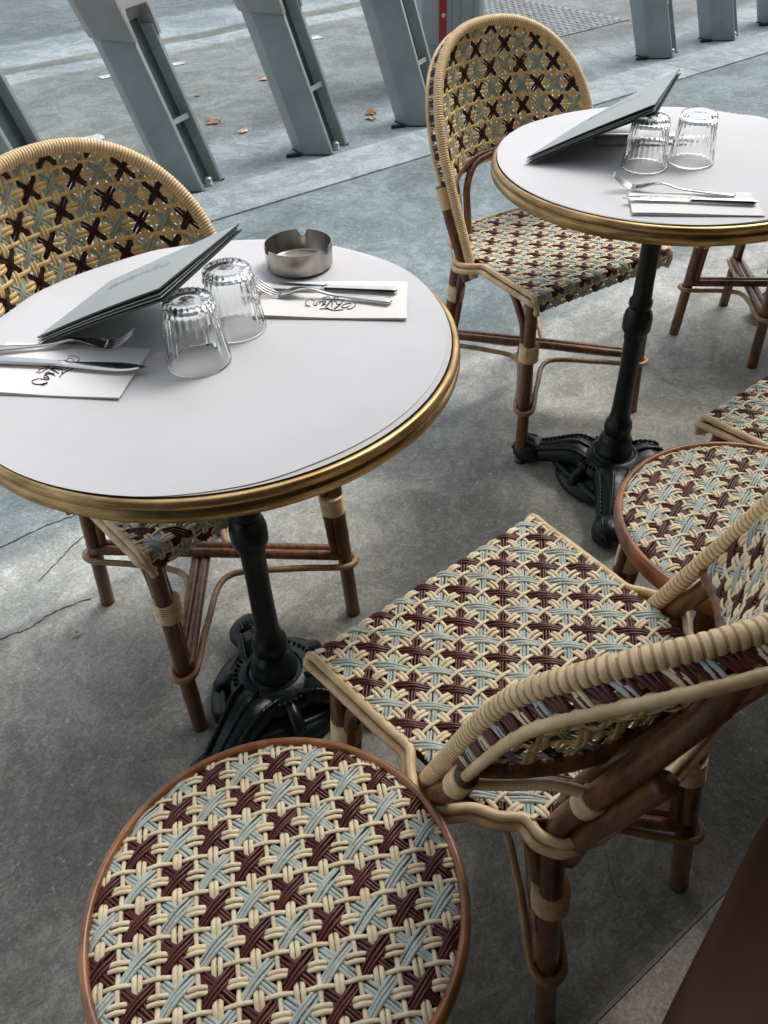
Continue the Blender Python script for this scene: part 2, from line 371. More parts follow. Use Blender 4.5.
def make_chair(two_sided):
    root = empty('bistro_chair', (0, 0, 0))
    weave('seat', (-.2, .2), (-.05, .43), .0385, lambda u, v: -.036 < v < .388 and abs(u) < seat_w(max(v, 0))-.001, seatM, [M_cream, M_maroon, M_green], root, du=0, dv=.012, swap=True, hw=.0026, dw=.0021, ds=.0039)
    mb = MB()                                   # seat base under the weave
    outl = [(seat_w(v)-.006, v) for v in [.004+.0187*i for i in range(20)]]; outl += [(-x, v) for x, v in reversed(outl)]
    prism(mb, [(x, v-YO) for x, v in outl], .418, .434)
    mb.build('seat_frame', M_seatpanel, root, smooth=False, fix=True)
    # side trims: two cream canes, bumping round the hoop foot and the rear post
    for z, off, r in ((.443, .002, .0058), (.431, .0085, .0062)):
        mb = MB(); pts = []
        half = [(.194, -.004, .404), (.199, -.006, .425), (.1985+off, .004, z)]
        for v in (.03, .07, .11, .15, .185): half.append((seat_w(v)+off, v, z))
        half += [(.205+off, .205, z-.003), (.220+off, .235, z-.006), (.212+off, .262, z-.004), (seat_w(.285)+off+.006, .285, z)]
        half += [(seat_w(.31)+off+.002, .31, z), (.150+off, .328, z-.002), (.151+off, .352, z-.004), (.134+off, .376, z-.006), (.105, .380+off, z-.004), (.085, .384+off, z), (0, .391+off, z)]
        full = half+[(-x, v, zz) for x, v, zz in reversed(half[:-1])]
        cane(mb, spline([P_(*p) for p in full], 6), r, 10, 0, .007)
        mb.build('seat_trim', M_cane, root)
    # backrest
    mats = [M_ycream, M_ydark, M_ygreen] if not two_sided else [M_cream, M_maroon, M_green, M_ycream, M_ydark, M_ygreen]
    weave('backrest', (-.30, .30), (-.02, .36), .0395, back_in, backM, mats, root, du=.006, dv=.012, two_sided=two_sided, hw=.0031, nd=(3 if two_sided else 2), dw=(.0019 if two_sided else .0026), ds=(.0036 if two_sided else .0049), swap=two_sided)
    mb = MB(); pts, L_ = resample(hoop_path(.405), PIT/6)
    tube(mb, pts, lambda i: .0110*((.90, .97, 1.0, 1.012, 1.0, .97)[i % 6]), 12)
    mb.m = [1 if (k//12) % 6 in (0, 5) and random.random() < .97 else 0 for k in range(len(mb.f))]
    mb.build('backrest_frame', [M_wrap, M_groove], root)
    mb = MB(); pp = [p for p in hoop_path(.48, .008, .027)]
    cane(mb, [p for p in pp if p.z > .555+ZL], .0060, 10, 0, .008); mb.build('outer_frame', M_cane, root)
    # woven strip between the two hoops
    mb = MB(); A_, La = resample(hoop_path(.585+ZL), .0095); B_, Lb = resample(hoop_path(.585+ZL, .008, .027), Lb_step(hoop_path(.585+ZL, .008, .027), len(A_)))
    n = min(len(A_), len(B_)); order = [1, 1, 1, 0, 1, 1, 2]
    for i in range(n-1):
        m_ = order[i % 7]; j = min(n-1, i+(1 if i % 2 else 0)); c_ = (A_[i]+B_[j])/2; o_ = (B_[j]-A_[i]).cross(Vector((0, 0, 1)))
        for d_ in (-.0026, .0026):
            tg = (A_[min(n-1, i+1)]-A_[i]).normalized()*d_
            tube(mb, [A_[i]+tg, A_[i].lerp(B_[j], .35)+tg+(c_-P_(0, .34, .62)).normalized()*.003, A_[i].lerp(B_[j], .7)+tg+(c_-P_(0, .34, .62)).normalized()*.003, B_[j]+tg], .0026, 6, m_)
    mb.build('edge_weave', mats[:3] if not two_sided else mats[:3], root)
    # lower rail of the back with its cream cane
    mb = MB(); rail = [P_(x, hoop_v(zbot(x), x)+bulge(zbot(x))*(1-abs(x/.212)**2.5)+.002, zbot(x)-.006) for x in [-.205+.41*i/16 for i in range(17)]]
    cane(mb, rail, .0105, 10); mb.build('back_rail', M_brown, root)
    mb = MB(); tr = []
    for i in range(33):
        x = -.213+.426*i/32; z = zbot(x)-.024; bump = .022*math.exp(-((abs(x)-.118)/.020)**2)
        tr.append(P_(x*(1.0), hoop_v(z, x)+bulge(z)*(1-abs(x/.216)**2.5)+.016+bump, z-.006*bump/.022))
    cane(mb, spline(tr, 3), .0062, 10, 0, .007); mb.build('back_trim', M_cane, root)
    for s in (-1, 1):
        # brown post beside the wrapped hoop
        mb = MB(); pts = [P_(s*(hoop_x(z)+.008), hoop_v(z, s*.2)+.027-.010*max(0, (.5-z)/.1), z) for z in (.395, .43, .47, .51+ZL/2, .55+ZL, .59+ZL)]
        cane(mb, pts, .0120, 12); o = mb.build('side_post', M_brown, root)
        mb = MB(); binding(mb, pts[4].lerp(pts[3], .2), pts[5].lerp(pts[4], .1), .0142); mb.build('binding', M_wrap, o)
        # rear post rising behind the back
        mb = MB(); pts = [P_(s*x, v, z) for x, v, z in ((.134, .350, .40), (.131, .361, .46), (.124, .389, .54), (.118, .417, .62), (.113, .440, .69), (.106, .452, .73), (.098, .458, .775))]
        cane(mb, spline(pts, 5), .0130, 12); cane(mb, spline([p+Vector((-s*.008, .022, -.012)) for p in pts[:4]], 5), .0120, 12); o = mb.build('back_post', M_brown, root)
        mb = MB(); binding(mb, P_(s*.1275, .376, .503), P_(s*.1253, .385, .528), .0150); mb.build('binding', M_wrap, o)
        mb = MB(); pts = [P_(s*x, v, z) for x, v, z in ((.112, .342, .43), (.110, .354, .49), (.098, .374, .545), (.060, .396, .583), (0, .404, .594))]
        cane(mb, spline(pts, 6), .0085, 10); mb.build('back_arch', M_brown, root)
    # legs
    def leg(x, v, xt, vt, s, sd):
        top = P_(s*xt, vt, .432); ft = P_(s*x, v, 0); at = lambda z: ft.lerp(top, z/.432)
        mb = MB(); cane(mb, [ft, at(.2), top], .0138, 12, node=.21); 
        # doubled inner cane from the seat down to the stretcher
        inn = Vector((-s*.75, sd*.66, 0)).normalized()
        cane(mb, spline([at(.165)+inn*.016, at(.24)+inn*.019, at(.33)+inn*.019, at(.36)+inn*.022+Vector((0, 0, .012)), P_(s*(xt-.045), vt+sd*.012, .412), P_(s*(xt-.085), vt+sd*.012, .421)], 5), .0092, 10)
        cane(mb, spline([at(.27)+Vector((0, sd*.019, 0)), at(.33)+Vector((0, sd*.021, 0)), at(.365)+Vector((0, sd*.030, 0)), P_(s*(xt-.005), vt+sd*.075, .412), P_(s*(xt-.005), vt+sd*.11, .421)], 5), .0085, 10)
        tube(mb, [ft+Vector((0, 0, .0005)), ft+Vector((0, 0, .012))], .0142, 12)
        o = mb.build('leg', M_brown, root)
        mb = MB(); binding(mb, at(.272)+inn*.007, at(.312)+inn*.008, .0225); mb.build('binding', M_wrap, o)
        return at
    ats = {}
    for s in (-1, 1):
        ats[('f', s)] = leg(.189, .012, .178, .030, s, 1)
        ats[('r', s)] = leg(.146, .405, .132, .352, s, -1)
    Z = .155; c4 = [ats[('f', -1)](Z), ats[('r', 1)](Z), ats[('f', 1)](Z), ats[('r', -1)](Z)]
    mb = MB()
    for a, b_, dz in ((0, 1, 0), (2, 3, .0)):
        d = (c4[b_]-c4[a]).normalized(); sd = Vector((-d.y, d.x, 0))
        if dz == 0 and a == 0:
            for q_ in (-.0085, .0085): cane(mb, [c4[a]+sd*q_, c4[b_]+sd*q_], .0098, 10)
        else:
            for q_ in (-.0085, .0085): cane(mb, [c4[a]+sd*q_+Vector((0, 0, .012)), c4[b_]+sd*q_+Vector((0, 0, .012))], .0098, 10)
    o = mb.build('stretcher', M_brown, root)
    # thin cane loop: round each leg, curving in at the centre
    mb = MB(); ctr = (c4[0]+c4[1]+c4[2]+c4[3])/4; order = [ats[('f', -1)], ats[('f', 1)], ats[('r', 1)], ats[('r', -1)]]; loop = []
    Zl = .148; L4 = [a(Zl) for a in order]
    for i in range(4):
        p = L4[i]; q_ = L4[(i+1) % 4]; d = (p-ctr); d.z = 0; d.normalize(); n_ = Vector((-d.y, d.x, 0))
        e = (q_-ctr); e.z = 0; e.normalize(); ne = Vector((-e.y, e.x, 0))
        loop += [p-n_*.021-d*.02, p-n_*.017+d*.010, p+d*.0215, p+n_*.017+d*.010, p+n_*.021-d*.02, p+n_*.022-d*.11]
        mid = (d+e).normalized(); loop += [Vector((ctr.x, ctr.y, Zl))+mid*.055+n_*0, ]
        loop += [q_-ne*.022-e*.11]
    cane(mb, spline(loop, 6, closed=True)+[loop[0]], .0062, 8, 0, .008); mb.build('stretcher_trim', M_dcane, o)
    return root
def Lb_step(P, n):
    L_ = sum((b_-a).length for a, b_ in zip(P, P[1:])); return L_/(n-1)*.9999

def place_chair(root, X, Y, th):
    root.location = (X+cos(th)*YO, Y+sin(th)*YO, 0); root.rotation_euler = (0, 0, th-pi/2)

CG = 'woven rattan bistro chairs'
chA = make_chair(False); place_chair(chA, -.202, 1.005, 2.3193)
tag(chA, 'rattan bistro chair with golden woven back, half hidden behind the near table with the ashtray', 'chair', CG)
chB = copy_tree(chA); place_chair(chB, .499+.008, 1.695+.004, 2.1134)
tag(chB, 'rattan bistro chair behind the far table, its whole arched golden back in view', 'chair', CG)
ZA, ZM, EX, BOW, ZL, PIT = .812, .60, 3.2, 1, -.032, .0080
chC = make_chair(True); place_chair(chC, .058, .798, -.9233)
tag(chC, 'large foreground rattan chair seen from behind, between the two round stools', 'chair', CG)
chD = copy_tree(chC); place_chair(chD, .706, 1.269, -.9233)
tag(chD, 'rattan chair at the right edge, only a front corner of its square seat showing', 'chair', CG)
# maker's tag behind the back of the foreground chair
mb = MB(); tw, th_ = .085, .040
def tagp(a, b_, o_): 
    x = a; z = .625+b_; v = hoop_v(z, x)+bulge(z)*(1-abs(x/.212)**2.5)+.020+o_
    return P_(x, v, z)
g_ = [[tagp(-tw/2+tw*i/8, -th_/2+th_*j/4, .0) for i in range(9)] for j in range(5)]
v = [p for r in g_ for p in r]; f = [(j*9+i, j*9+i+1, j*9+i+10, j*9+i+9) for j in range(4) for i in range(8)]
nv = len(v); v += [p+Vector((0, -.003, 0)) for p in v]; f += [tuple(q+nv for q in reversed(ff)) for ff in f]
mb.add(v, f); tg_ = mb.build('maker_tag', M_tagm, chC)
mb = MB(); rr = random.Random(3)
for row in range(4):
    a = -tw/2+.008
    while a < tw/2-.010:
        w_ = rr.uniform(.0025, .005); z_ = .012-.0085*row
        tube(mb, [tagp(a, z_+rr.uniform(-.0016, .0016), .0012), tagp(a+w_*.6, z_+rr.uniform(-.002, .002), .0012), tagp(a+w_, z_-.001, .0012)], .0007, 4)
        a += w_+rr.choice([.0015, .0015, .0045])
mb.build('tag_lettering', M_tagink, tg_)

# ------------------------------------------------------------------ round stools
RS = .190
def make_stool():
    root = empty('round_stool', (0, 0, 0))
    def sM(u, v, w):
        r = math.hypot(u, v)/RS; return Vector((u, v, HS+.004-.004*r*r-.010*max(0, (r-.86)/.14)**2+w))
    weave('seat', (-.19, .19), (-.19, .19), .0365, lambda u, v: math.hypot(u, v) < .1815, sM, [M_cream, M_maroon, M_green], root, du=.004, dv=.012)
    mb = MB(); lathe(mb, [(0.001, .430), (.178, .430), (.178, .420), (.001, .420)], 48); mb.build('seat_panel', M_seatpanel, root)
    mb = MB(); lathe(mb, [(.1795, .443), (.181, .4475), (.1845, .4495), (.1885, .4475), (.1905, .442), (.191, .434), (.1905, .426), (.188, .420), (.180, .418), (.1795, .443)], 96); mb.build('seat_rim', M_rimwood, root, fix=True)
    ats = []
    for k in range(4):
        a = pi/4+pi/2*k; d = Vector((cos(a), sin(a), 0)); top = d*.155+Vector((0, 0, .42)); ft = d*.182; at = lambda z, ft=ft, top=top: ft.lerp(top, z/.42)
        mb = MB(); cane(mb, [ft, at(.2), top], .0138, 12)
        cane(mb, spline([at(.165)-d*.018, at(.28)-d*.019, at(.33)-d*.024, d*.10+Vector((0, 0, .405)), d*.07+Vector((0, 0, .415))], 5), .0095, 10)
        n_ = Vector((-d.y, d.x, 0))
        for s in (-1, 1): cane(mb, spline([at(.27)+n_*s*.017, at(.33)+n_*s*.022, at(.37)+n_*s*.04-d*.005, d*.145+n_*s*.075+Vector((0, 0, .412))], 5), .008, 8)
        o = mb.build('leg', M_brown, root)
        mb = MB(); binding(mb, at(.27)-d*.007, at(.31)-d*.007, .0225); mb.build('binding', M_wrap, o); ats.append(at)
    mb = MB(); Z = .155
    for a, b_ in ((0, 2), (1, 3)):
        p, q_ = ats[a](Z), ats[b_](Z); d = (q_-p).normalized(); n_ = Vector((-d.y, d.x, 0)); up = Vector((0, 0, .010*a))
        for s in (-.0085, .0085): cane(mb, [p+n_*s+up, q_+n_*s+up], .0095, 10)
    o = mb.build('stretcher', M_brown, root)
    mb = MB(); loop = []
    for i in range(4):
        a = pi/4+pi/2*i; d = Vector((cos(a), sin(a), 0)); n_ = Vector((-d.y, d.x, 0)); p = ats[i](.148); e = Vector((cos(a+pi/2), sin(a+pi/2), 0)); ne = Vector((-e.y, e.x, 0)); q_ = ats[(i+1) % 4](.148)
        loop += [p-n_*.021-d*.02, p-n_*.017+d*.010, p+d*.0215, p+n_*.017+d*.010, p+n_*.021-d*.02, p+n_*.022-d*.09, Vector((0, 0, .148))+(d+e).normalized()*.05, q_-ne*.022-e*.09]
    cane(mb, spline(loop, 6, closed=True)+[loop[0]], .0062, 8, 0, .008); mb.build('stretcher_trim', M_dcane, o)
    return root
SG = 'round woven stools'
stF = make_stool(); stF.location = (-.1233, .3643, 0); stF.rotation_euler = (0, 0, rad(8.9))
tag(stF, 'round woven stool nearest the camera, at the bottom edge, in front of the near table', 'stool', SG)
stG = copy_tree(stF); stG.location = (.530, .884, 0); stG.rotation_euler = (0, 0, rad(9))
tag(stG, 'round woven stool at the right, partly hidden behind the foreground chair back', 'stool', SG)
stH = copy_tree(stF); stH.location = (1.067, 2.170, 0); stH.rotation_euler = (0, 0, rad(38.4))
tag(stH, 'brown stool whose legs and crossed stretcher alone show under the far tabletop', 'stool', SG)

# ------------------------------------------------------------------ tables
T1 = (-.2083, .9431); T2 = (.5383, 1.531); T3 = (1.37, 2.33)
def make_table(a0):
    root = empty('cafe_table', (0, 0, 0))
    mb = MB(); lathe(mb, [(.001, .7423), (.3034, .7423), (.3034, .716), (.001, .716)], 96); mb.m = [1 if mb.v[q[0]][2] < .73 or mb.v[q[2]][2] < .73 else 0 for q in mb.f]; mb.build('tabletop', [M_top, M_under], root, autosmooth=.6)
    mb = MB(); lathe(mb, [(.3035, .7375), (.3045, .7408), (.3075, .7418), (.3112, .7405), (.3132, .7372), (.3138, .7335), (.3125, .7305), (.3098, .7290), (.3098, .7282), (.3128, .7268), (.3145, .7240), (.3147, .7205), (.3140, .7170), (.3115, .7150), (.3090, .7145), (.3095, .7130), (.3080, .7105), (.3040, .7100), (.296, .7105), (.296, .714)], 128)
    mb.build('brass_rim', M_brass, root, fix=True)
    mb = MB(); lathe(mb, [(.001, .716), (.075, .716), (.075, .708), (.030, .700), (.024, .680), (.0190, .66), (.0185, .47), (.0235, .462), (.0235, .452), (.0205, .446), (.027, .436), (.0295, .424), (.0295, .408), (.029, .398), (.0215, .388), (.0225, .380), (.0200, .372),
        (.0190, .30), (.0205, .20), (.0235, .172), (.029, .166), (.0315, .152), (.029, .138), (.026, .133), (.033, .126), (.037, .118), (.037, .100), (.042, .094), (.042, .082), (.054, .074)], 40)
    mb.build('column', M_iron, root, autosmooth=.9)
    mb = MB(); lathe(mb, [(.050, .080), (.056, .078), (.068, .070), (.078, .064), (.084, .058), (.084, .046), (.078, .036), (.105, .032), (.122, .024), (.126, .012), (.120, .006), (.001, .006)], 60)
    for k in range(44):
        a = 2*pi*k/44; x, y = .0735*cos(a), .0735*sin(a); v = []; s = .0036
        tube(mb, [(x-s*cos(a), y-s*sin(a), .070), (x, y, .0715), (x+s*cos(a), y+s*sin(a), .066)], lambda i: (.0018, .0038, .0018)[i], 6)
    mb.build('base_flange', M_iron, root)
    for k in range(3):
        a = a0[k]; R_ = a0[3+k]; d = Vector((cos(a), sin(a), 0)); n_ = Vector((-d.y, d.x, 0)); mb = MB()
        # arched scroll leg: wide flat section that narrows to a rounded paw
        prof = [(.040, .058, .052, .024), (.080, .068, .043, .028), (.112, .062, .036, .027), (R_-.055, .048, .030, .023), (R_-.028, .038, .027, .022)]
        ring = []; seg = 14
        for (r, z, w, h) in prof:
            for q_ in range(seg):
                t = 2*pi*q_/seg; cc = cos(t); ss = sin(t)
                ring.append(d*r+n_*(w*abs(cc)**.8*(1 if cc > 0 else -1))+Vector((0, 0, z-.012+h*abs(ss)**.8*(1 if ss > 0 else -1))))
        f = [(i*seg+q_, i*seg+(q_+1) % seg, (i+1)*seg+(q_+1) % seg, (i+1)*seg+q_) for i in range(len(prof)-1) for q_ in range(seg)]
        mb.add(ring, f)
        for s in (-1, 1):   # raised beaded ridges down both sides
            rp = spline([d*r+n_*(s*(w*.78))+Vector((0, 0, z+h*.42)) for (r, z, w, h) in prof], 6); pts, L_ = resample(rp, .0035)
            tube(mb, pts, lambda i: .0030+.0018*abs(sin(i*pi/3)), 6)
        rp = spline([d*r+Vector((0, 0, z+h-.013)) for (r, z, w, h) in prof], 6); tube(mb, rp, .005, 8)
        # paw
        cx = R_-.005; pr = [(-1, .30), (-.85, .62), (-.5, .90), (0, 1.0), (.45, .93), (.8, .66), (1.0, .08)]; v = []; sg = 16
        for (t, rr_) in pr:
            for q_ in range(sg):
                an = 2*pi*q_/sg; lob = 1+.07*cos(3*an)*rr_
                v.append(d*(cx+t*.040)+n_*(.040*rr_*cos(an)*lob)+Vector((0, 0, max(.001, .029+.031*rr_*sin(an)*lob))))
        f = [(i*sg+q_, i*sg+(q_+1) % sg, (i+1)*sg+(q_+1) % sg, (i+1)*sg+q_) for i in range(len(pr)-1) for q_ in range(sg)]; f.append(tuple(range(sg))); mb.add(v, f)
        for s in (-1, 0, 1): tube(mb, spline([d*(cx-.012)+n_*s*.018+Vector((0, 0, .055)), d*(cx+.014)+n_*s*.017+Vector((0, 0, .052)), d*(cx+.036)+n_*s*.014+Vector((0, 0, .030))], 5), .0058, 6)
        mb.build('foot', M_iron, root, fix=True)
        # curled scroll between the feet
        a2 = a+(((a0[(k+1) % 3]-a) % (2*pi))/2); e = Vector((cos(a2), sin(a2), 0)); m_ = Vector((-e.y, e.x, 0)); mb = MB()
        sp = [e*.062+Vector((0, 0, .055)), e*.088+Vector((0, 0, .050)), e*.106+Vector((0, 0, .036)), e*.104+Vector((0, 0, .018)), e*.088+Vector((0, 0, .014)), e*.082+Vector((0, 0, .026)), e*.092+Vector((0, 0, .032))]
        pts = spline(sp, 6); tube(mb, pts, lambda i: .015-.006*i/len(pts), 10)
        for s in (-1, 1):
            t_ = a if s < 0 else a0[(k+1) % 3]; dd = Vector((cos(t_), sin(t_), 0)); pts = spline([e*.098+Vector((0, 0, .030)), (e*.55+dd*.45)*.115+Vector((0, 0, .026)), dd*.128+e*.012+Vector((0, 0, .024))], 8)
            tube(mb, pts, .010, 8)
        mb.build('base_scroll', M_iron, root)
    return root
TG = 'round cafe tables with brass rims'
tb1 = make_table([rad(115), rad(-120), rad(-12), .150, .215, .200]); tb1.location = (*T1, 0)
tag(tb1, 'nearer round cafe table with a brass rim, green-black iron pedestal and an ashtray on top', 'table', TG)
tb2 = make_table([rad(152), rad(-104), rad(2), .205, .228, .165]); tb2.location = (*T2, 0)
tag(tb2, 'farther round cafe table with a brass rim, at the upper right, without an ashtray', 'table', TG)
tb3 = copy_tree(tb2); tb3.location = (*T3, 0); tb3.rotation_euler = (0, 0, rad(45))
tag(tb3, 'table beyond the right edge, only its dark iron foot showing behind stool legs', 'table', TG)

def paper(c, radii, name_label):
    n = 180; rs = []
    ks = sorted((a % 360, r) for a, r in radii)
    for i in range(n):
        a = 360*i/n
        for j in range(len(ks)):
            a1, r1 = ks[j]; a2, r2 = ks[(j+1) % len(ks)]
            if j == len(ks)-1: a2 += 360
            aa = a if a >= a1 else a+360
            if a1 <= aa < a2:
                t = (aa-a1)/(a2-a1); t = t*t*(3-2*t); rs.append(r1+(r2-r1)*t); break
        else: rs.append(ks[0][1])
    mb = MB(); fr = [0, .3, .6, .8, .9, .955, .985, 1.0]; v = []; f = []
    for layer in (0, 1):
        for q_ in fr:
            for i in range(n):
                a = 2*pi*i/n; r = rs[i]*q_; z = .7432-.0006*layer+.0004*sin(3*a+5*q_)*q_
                if r > .311: z -= (r-.311)*1.0
                v.append((r*cos(a), r*sin(a), z))
    K = len(fr)
    for l in (0, 1):
        for j in range(K-1):
            for i in range(n):
                q4 = (l*K*n+j*n+i, l*K*n+j*n+(i+1) % n, l*K*n+(j+1)*n+(i+1) % n, l*K*n+(j+1)*n+i); f.append(q4 if l == 0 else tuple(reversed(q4)))
    for i in range(n): f.append(((K-1)*n+i, (K-1)*n+(i+1) % n, (2*K-1)*n+(i+1) % n, (2*K-1)*n+i))
    mb.add(v, f); o = mb.build('table_cover', M_paper, None, fix=True, autosmooth=.8); o.location = (c[0], c[1], 0)
    return tag(o, name_label, 'table cover', 'white table covers')
paper(T1, [(158, .321), (152, .316), (128, .320), (100, .312), (80, .314), (61, .314), (36, .311), (13, .304), (-10, .297), (-35, .2955), (-58, .2955), (-78, .3005), (-100, .304), (-128, .306), (-155, .308), (180, .312)], 'white paper cover laid over the nearer round table, under the ashtray')
paper(T2, [(175, .304), (147, .309), (126, .313), (100, .313), (80, .332), (66, .336), (50, .330), (35, .324), (10, .31), (-20, .305), (-60, .300), (-97, .3035), (-113, .301), (-140, .302), (-165, .303)], 'white paper cover laid over the farther round table, slightly overhanging at the back')

# ------------------------------------------------------------------ things on the tables
ZT = .7442
def W1(x, y): return (T1[0]+x, T1[1]+y)
def W2(x, y): return (T2[0]+x, T2[1]+y)

def make_glass():
    mb = MB(); seg = 96
    outer = [(.0004, .0805), (.020, .0805), (.0262, .0800), (.0286, .0775), (.0294, .0735), (.0300, .0690), (.0325, .0450), (.0348, .0240), (.0362, .0130), (.0372, .0040), (.0375, .0003)]
    inner = [(.0358, .0003), (.0353, .0060), (.0336, .0240), (.0312, .0440), (.0276, .0640), (.0262, .0690), (.0225, .0720), (.012, .0725), (.0004, .0725)]
    def rf(r, z, a, i):
        if i < len(outer):
            k = math.exp(-((z-.043)/.032)**6) if z < .078 else 0
            if z > .072 and r > .02: k = .7
            return r*(1-.095*k*(1-abs(sin(12*a)))**1.4), z
        k = math.exp(-((z-.045)/.024)**4); return r*(1-.05*k*(1-abs(sin(12*a)))), z
    lathe(mb, outer+inner+[outer[0]], seg, rfn=lambda r, z, a, i: rf(r, z, a, i) if i < len(outer)+len(inner) else (r, z))
    return mb.build('tumbler', M_glass, None, fix=True)
gl = make_glass(); GG = 'upturned fluted tumblers'
spots = [(W1(-.009, -.047), 'upturned clear tumbler on the near table, the front one of its pair'),
         (W1(.028, .030), 'upturned clear tumbler on the near table, the rear one, nearer the ashtray'),
         (W2(-.056, -.047), 'upturned clear tumbler on the far table, directly beneath the propped menu'),
         (W2(.030, -.033), 'upturned clear tumbler on the far table, standing free to the right of the menu')]
for i, ((x, y), lb) in enumerate(spots):
    o = gl if i == 0 else gl.copy()
    if i: COL.objects.link(o)
    o.location = (x, y, ZT); o.rotation_euler = (0, 0, .3*i); o.scale = (1.06, 1.06, 1.04); tag(o, lb, 'glass', GG)

# ashtray
mb = MB(); seg = 120; notch = [rad(20), rad(140), rad(262)]
def ar(r, z, a, i):
    if i in (3, 4, 5, 6):
        for nn in notch:
            d = abs((a-nn+pi) % (2*pi)-pi)*.048
            if d < .0068: z -= .010*math.sqrt(1-(d/.0068)**2)
    return r, z
lathe(mb, [(.001, .0010), (.044, .0010), (.0475, .0035), (.0487, .0320), (.0484, .0345), (.0474, .0345), (.0470, .0320), (.0458, .0060), (.0430, .0038), (.001, .0038)], seg, rfn=ar)
o = mb.build('ashtray', M_ash, None, fix=True, autosmooth=.9); o.location = (*W1(.103, .208), ZT); o.rotation_euler = (0, 0, rad(65))
tag(o, 'round brushed steel ashtray with notched rim on the near white table', 'ashtray')

# napkins
def napkin(c, corners, label, marks=None, layers=3):
    """corners in table-relative coordinates: fold edge first"""
    mb = MB(); n = 14; m_ = 10; P4 = [Vector((x, y, 0)) for x, y in corners]; rr = random.Random(int(abs(corners[0][0])*1e4))
    for L_ in range(layers):
        v = []; sh = .0015*L_; z0 = .0006+.0009*L_; ph = rr.random()*6
        for lay in (0, 1):
            for j in range(m_+1):
                for i in range(n+1):
                    s, t = i/n, j/m_; s2 = min(1, max(0, s)); p = P4[0].lerp(P4[1], s2).lerp(P4[3].lerp(P4[2], s2), t)
                    wv = .0009*sin(5*s+ph)*sin(3.3*t+ph)+.0009*(1-s)*(1-t)
                    edge = min(1, min(s, 1-s, t, 1-t)*14)
                    z = z0+(.0013 if lay else 0)*(.25+.75*edge)+wv*(L_+.4)/layers+(.0012*abs(sin(2.2*s+ph)) if t < .05 else 0)*(L_)/layers
                    v.append(p+Vector((sh*(.5-t)*.8, sh*(.5-s)*.8, z)))
        K = (n+1)*(m_+1); f = []
        for j in range(m_):
            for i in range(n):
                q4 = (j*(n+1)+i, j*(n+1)+i+1, (j+1)*(n+1)+i+1, (j+1)*(n+1)+i); f.append(tuple(q+K for q in q4)); f.append(tuple(reversed(q4)))
        bd = [i for i in range(n+1)]+[j*(n+1)+n for j in range(1, m_+1)]+[m_*(n+1)+i for i in range(n-1, -1, -1)]+[j*(n+1) for j in range(m_-1, 0, -1)]
        for a, b_ in zip(bd, bd[1:]+bd[:1]): f.append((a, b_, b_+K, a+K))
        mb.add(v, f)
    o = mb.build('napkin', M_napkin, None, fix=True, autosmooth=.9); o.location = (c[0], c[1], ZT-.0004); tag(o, label, 'napkin', 'folded paper napkins')
    if marks: emblem(o, *marks, z=.0009*(layers-1)+.0006+.0026)
    return o

STROKES = [   # loose cursive lettering with a flourish, as printed on the napkins
 ([(-.030, .004), (-.026, .010), (-.020, .009), (-.022, .001), (-.030, -.003), (-.032, .003)], .0006),
 ([(-.018, -.006), (-.015, .006), (-.012, .013), (-.010, .012)], .0012), ([(-.016, .000), (-.012, .002), (-.009, -.005), (-.005, -.006)], .0007),
 ([(-.006, .010), (-.004, -.002), (-.001, -.006), (.001, .004), (.003, .011)], .0015), ([(.004, .003), (.007, .006), (.006, -.004), (.010, -.005)], .0009),
 ([(.009, .010), (.008, .002), (.012, -.004), (.014, .004)], .0010), ([(.014, -.004), (.018, .001), (.016, .007), (.020, .008), (.022, -.003)], .0006),
 ([(.022, -.004), (.030, -.008), (.034, .000), (.030, .010), (.024, .012)], .0005), ([(-.020, -.011), (-.008, -.013), (.004, -.011), (.014, -.013)], .0005),
 ([(.027, .014), (.029, .009)], .0011), ([(.031, .013), (.032, .009)], .0009), ([(-.024, .016), (-.012, .019), (.000, .016), (.010, .018)], .0005), ([(-.010, -.016), (-.006, -.019), (-.002, -.016)], .0008), ([(.002, -.016), (.006, -.019), (.010, -.016), (.013, -.018)], .0006), ([(-.002, .013), (.002, .015)], .0014), ([(-.034, -.008), (-.038, .002), (-.034, .012), (-.028, .013)], .0005)]
def emblem(parent, cx, cy, rot, sc, z, flip=1):
    mb = MB(); R_ = Matrix.Rotation(rot, 3, 'Z')
    for pts, w in STROKES:
        P = spline([R_ @ Vector((x*sc, y*sc*flip, 0))+Vector((cx, cy, z)) for x, y in pts], 6)
        v = []; f = []
        for i, p in enumerate(P):
            t = (P[min(len(P)-1, i+1)]-P[max(0, i-1)]).normalized(); n_ = Vector((-t.y, t.x, 0))*w*.62*sc*(.35+.65*sin(pi*(i+.5)/len(P))); v += [p-n_, p+n_, p+n_+Vector((0, 0, -.0012)), p-n_+Vector((0, 0, -.0012))]
        for i in range(len(P)-1):
            for k in range(4): f.append((i*4+k, i*4+(k+1) % 4, i*4+4+(k+1) % 4, i*4+4+k))
        mb.add(v, f)
    mb.build('printed_emblem', M_ink, parent, fix=True, smooth=False)

napkin(W1(0, 0), [(.052, .053), (.248, .030), (.256, .137), (.056, .152)], 'white folded napkin printed with a black emblem, beside the ashtray on the near table', (.148, .078, rad(168), .95))
napkin(W1(0, 0), [(-.280, -.098), (-.091, -.126), (-.074, -.016), (-.262, .016)], 'white folded napkin printed with a black emblem at the left edge of the near table', (-.182, -.062, rad(-118), .95))
napkin(W2(0, 0), [(-.130, -.256), (.068, -.284), (.080, -.190), (-.112, -.166)], 'white folded napkin near the front rim of the far table, under a fork and knife')
napkin(W2(0, 0), [(-.112, .075), (.045, .060), (.055, .125), (-.102, .136)], 'white folded napkin on the far table behind the tumblers, mostly hidden by the propped menu')

